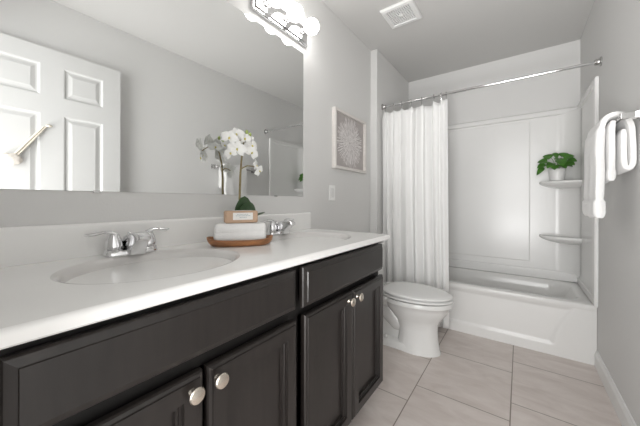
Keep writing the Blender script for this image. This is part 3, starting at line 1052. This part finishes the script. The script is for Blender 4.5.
def curtain_pt(u, v):
    """u along the width, v from top (0) to hem (1)"""
    x = CU0 + (CU1 - CU0) * u + 0.010 * math.sin(17 * u + 1) * v + 0.022 * v * u
    ph = 2 * PI * (NF * u + 0.22 * math.sin(7 * u) + 0.05 * math.sin(5 * v))
    amp = 0.019 + 0.006 * v + 0.007 * math.sin(9 * u + 2)
    y = RY - 0.002 + amp * math.sin(ph) + 0.003 * math.sin(2.3 * ph + 3 * v) + 0.018 * v * 0.5
    x += 0.005 * math.cos(ph) * (0.6 + 0.4 * v)
    if u < 0.05:
        y -= 0.040 * (1 - u / 0.05) * smoothstep(0.0, 0.05, v)
    # slack hem between the hooks
    xs = CU0 + (CU1 - CU0) * u
    dmin = min(abs(xs - h) for h in HOOKS)
    gap = 0.0
    for a, b in zip(HOOKS, HOOKS[1:]):
        if a <= xs <= b:
            t = (xs - a) / (b - a)
            gap = (b - a) * 0.40 * math.sin(PI * t) ** 0.8
    ztop = RZ - 0.040 - gap
    z = ztop + (0.045 - ztop) * v
    return (max(x, XL + 0.006), y, z)


bm = bmesh.new()
nu, nv = 260, 46
rows = [[bm.verts.new(curtain_pt(i / nu, j / nv)) for i in range(nu + 1)] for j in range(nv + 1)]
for a, b in zip(rows, rows[1:]):
    for i in range(nu):
        bm.faces.new((a[i], a[i + 1], b[i + 1], b[i]))
cur = link('shower_curtain', bm, 'curtain', None, True, angle=3.0)
sd = cur.modifiers.new('solid', 'SOLIDIFY')
sd.thickness = 0.0016
tag(cur, 'white fabric shower curtain gathered at the left of the tub behind the toilet', 'curtain')
hook0 = None
hook_words = ['leftmost curtain hook, against the alcove wall', 'second curtain hook from the left on the rod', 'third curtain hook from the left on the rod', 'fourth curtain hook from the left on the rod',
              'fifth curtain hook from the left, over the curtain middle', 'third curtain hook from the right end of the curtain', 'second curtain hook from the right end of the curtain', 'rightmost curtain hook, at the free edge of the curtain']
for hx, wd in zip(HOOKS, hook_words):
    if hook0 is None:
        bm = bmesh.new()
        tube(bm, [(0, 0.0165 * math.cos(a), 0.0165 * math.sin(a) * 1.0) for a in [-1.2 + 0.33 * i for i in range(17)]] +
             [(0, -0.004, -0.022), (0, 0.0, -0.036), (0, 0.006, -0.048)], 0.0026, 8)
        hook = link('curtain_hook', bm, 'steel', None, True)
        hook0 = hook
    else:
        hook = hook0.copy()
        COL.objects.link(hook)
    hook.location = (hx, RY, RZ)
    hook.rotation_euler = (0, 0, random.uniform(-0.3, 0.3))
    tag(hook, 'small metal hook on the rod: ' + wd, 'hook', 'shower curtain hooks')

# ------------------------------------------------------------------ towel bar and towels on the right wall
BX, BZ = 1.525, 1.503
tb = thing('towel_bar', (BX, 2.06, BZ), 'brushed steel towel bar on the right wall carrying the white towels', 'towel bar')
tbo = (BX, 2.06, BZ)
bm = bmesh.new()
lathe(bm, [(0.0085, 1.775), (0.0085, 2.325)], 16, (BX, 0, BZ), 'Y')
child('bar', bm, 'steel', tb, tbo, smooth=True)
for yy in (1.772, 2.328):
    bm = bmesh.new()
    loft(bm, [[(x, yy + a * s, BZ + b * s) for a, b in ((-1, -1), (1, -1), (1, 1), (-1, 1))] for x, s in ((W - 0.008, 0.017), (W - 0.03, 0.0135), (BX - 0.008, 0.0125), (BX - 0.012, 0.010))])
    pst = child('post', bm, 'steel', tb, tbo, bevel=0.0015)
    child('wall_plate', boxbm(W - 0.009, W - 0.0005, yy - 0.026, yy + 0.026, BZ - 0.026, BZ + 0.026), 'steel', pst, tbo, bevel=0.002)


def towel(name, path, thick, y0, y1, seed, label, bands=(), ny=30):
    """thick cloth: closed outline round a centre line (x, z), extruded along the bar and made uneven"""
    rnd = random.Random(seed)
    # resample path
    pts = []
    for (a, b) in zip(path, path[1:]):
        k = max(2, int(math.hypot(b[0] - a[0], b[1] - a[1]) / 0.012))
        for i in range(k):
            pts.append((a[0] + (b[0] - a[0]) * i / k, a[1] + (b[1] - a[1]) * i / k))
    pts.append(path[-1])
    for _ in range(2):
        pts = [pts[0]] + [((p[0] + 2 * q[0] + r[0]) / 4, (p[1] + 2 * q[1] + r[1]) / 4) for p, q, r in zip(pts, pts[1:], pts[2:])] + [pts[-1]]
    L, Rr = [], []
    for i, p in enumerate(pts):
        a, b = pts[max(0, i - 1)], pts[min(len(pts) - 1, i + 1)]
        tx, tz = b[0] - a[0], b[1] - a[1]
        l = math.hypot(tx, tz)
        nxx, nzz = -tz / l, tx / l
        e = min(i, len(pts) - 1 - i)
        th = thick * (1.0 if e > 1 else (0.6 if e == 0 else 0.9)) * 0.5
        for (z0, z1, g) in bands:
            if z0 <= p[1] <= z1 and i < len(pts) // 2:
                th *= g
        L.append((p[0] + nxx * th, p[1] + nzz * th))
        Rr.append((p[0] - nxx * th, p[1] - nzz * th))
    outline = L + Rr[::-1]
    loops = []
    ph = [rnd.uniform(0, 6.3) for _ in range(5)]
    for j in range(ny + 1):
        t = j / ny
        e = min(j, ny - j)
        sh = 0.70 if e == 0 else (0.92 if e == 1 else 1.0)
        y = y0 + (y1 - y0) * t
        lp = []
        nL = len(L)
        for i, q in enumerate(outline):
            c = pts[i] if i < nL else pts[2 * nL - 1 - i]
            x = c[0] + (q[0] - c[0]) * sh
            z = c[1] + (q[1] - c[1]) * sh
            sag = 0.0025 * math.sin(14 * t + ph[0] + z * 9) * smoothstep(1.50, 1.2, z)
            lp.append((x + sag, y + 0.003 * math.sin(z * 31 + ph[1]), z + 0.003 * math.sin(6 * t + ph[2])))
        loops.append(lp)
    bm = bmesh.new()
    loft(bm, loops)
    o = link(name, bm, 'terry', None, True, angle=1.2)
    return tag(o, label, 'towel')


towel('bath_towel', [(1.466, 1.046), (1.464, 1.20), (1.464, 1.36), (1.467, 1.46), (1.480, 1.518), (1.518, 1.537), (1.550, 1.522), (1.566, 1.47), (1.571, 1.38), (1.571, 1.30), (1.562, 1.276), (1.549, 1.276),
                     (1.542, 1.295), (1.541, 1.36), (1.541, 1.455)], 0.027, 1.836, 2.13, 3,
      'large white bath towel draped over the towel bar, its long flap hanging lowest', ((1.0, 1.125, 1.75), (1.126, 1.142, 1.15), (1.143, 1.47, 1.35)))
towel('hand_towel', [(1.502, 1.222), (1.502, 1.30), (1.502, 1.40), (1.503, 1.475), (1.510, 1.500)], 0.029, 1.832, 2.12, 8,
      'short white hand towel hanging beneath the big bath towel, its hem higher', ((1.222, 1.27, 1.2),))

# ------------------------------------------------------------------ pale ornament hanging on the door (seen in the mirror)
orn = thing('hanging_ornament', (DX, 0.34, 1.5), 'pale beige slender ornament with a fluffy round end on the white door', 'ornament')
oo = (DX, 0.34, 1.5)
bm = bmesh.new()
tube(bm, [(DX - 0.010, 0.425, 1.632), (DX - 0.016, 0.36, 1.535), (DX - 0.014, 0.29, 1.425)], [0.006, 0.008, 0.007], 10)
tube(bm, [(DX - 0.010, 0.440, 1.640), (DX - 0.018, 0.375, 1.535), (DX - 0.014, 0.30, 1.415)], [0.004, 0.006, 0.005], 10)
child('stalk', bm, 'straw', orn, oo, smooth=True)
bm = bmesh.new()
sphere(bm, (DX - 0.018, 0.268, 1.390), 0.05, 20, 12, (0.3, 1.15, 0.75))
for v in bm.verts:
    v.co += Vector((0, random.uniform(-1, 1), random.uniform(-1, 1))) * 0.004
child('fluffy_end', bm, 'fluff', orn, oo, smooth=True)
bm = bmesh.new()
sphere(bm, (DX - 0.013, 0.452, 1.645), 0.012, 12, 8, (0.8, 1.5, 0.8))
child('tip', bm, 'straw', orn, oo, smooth=True)
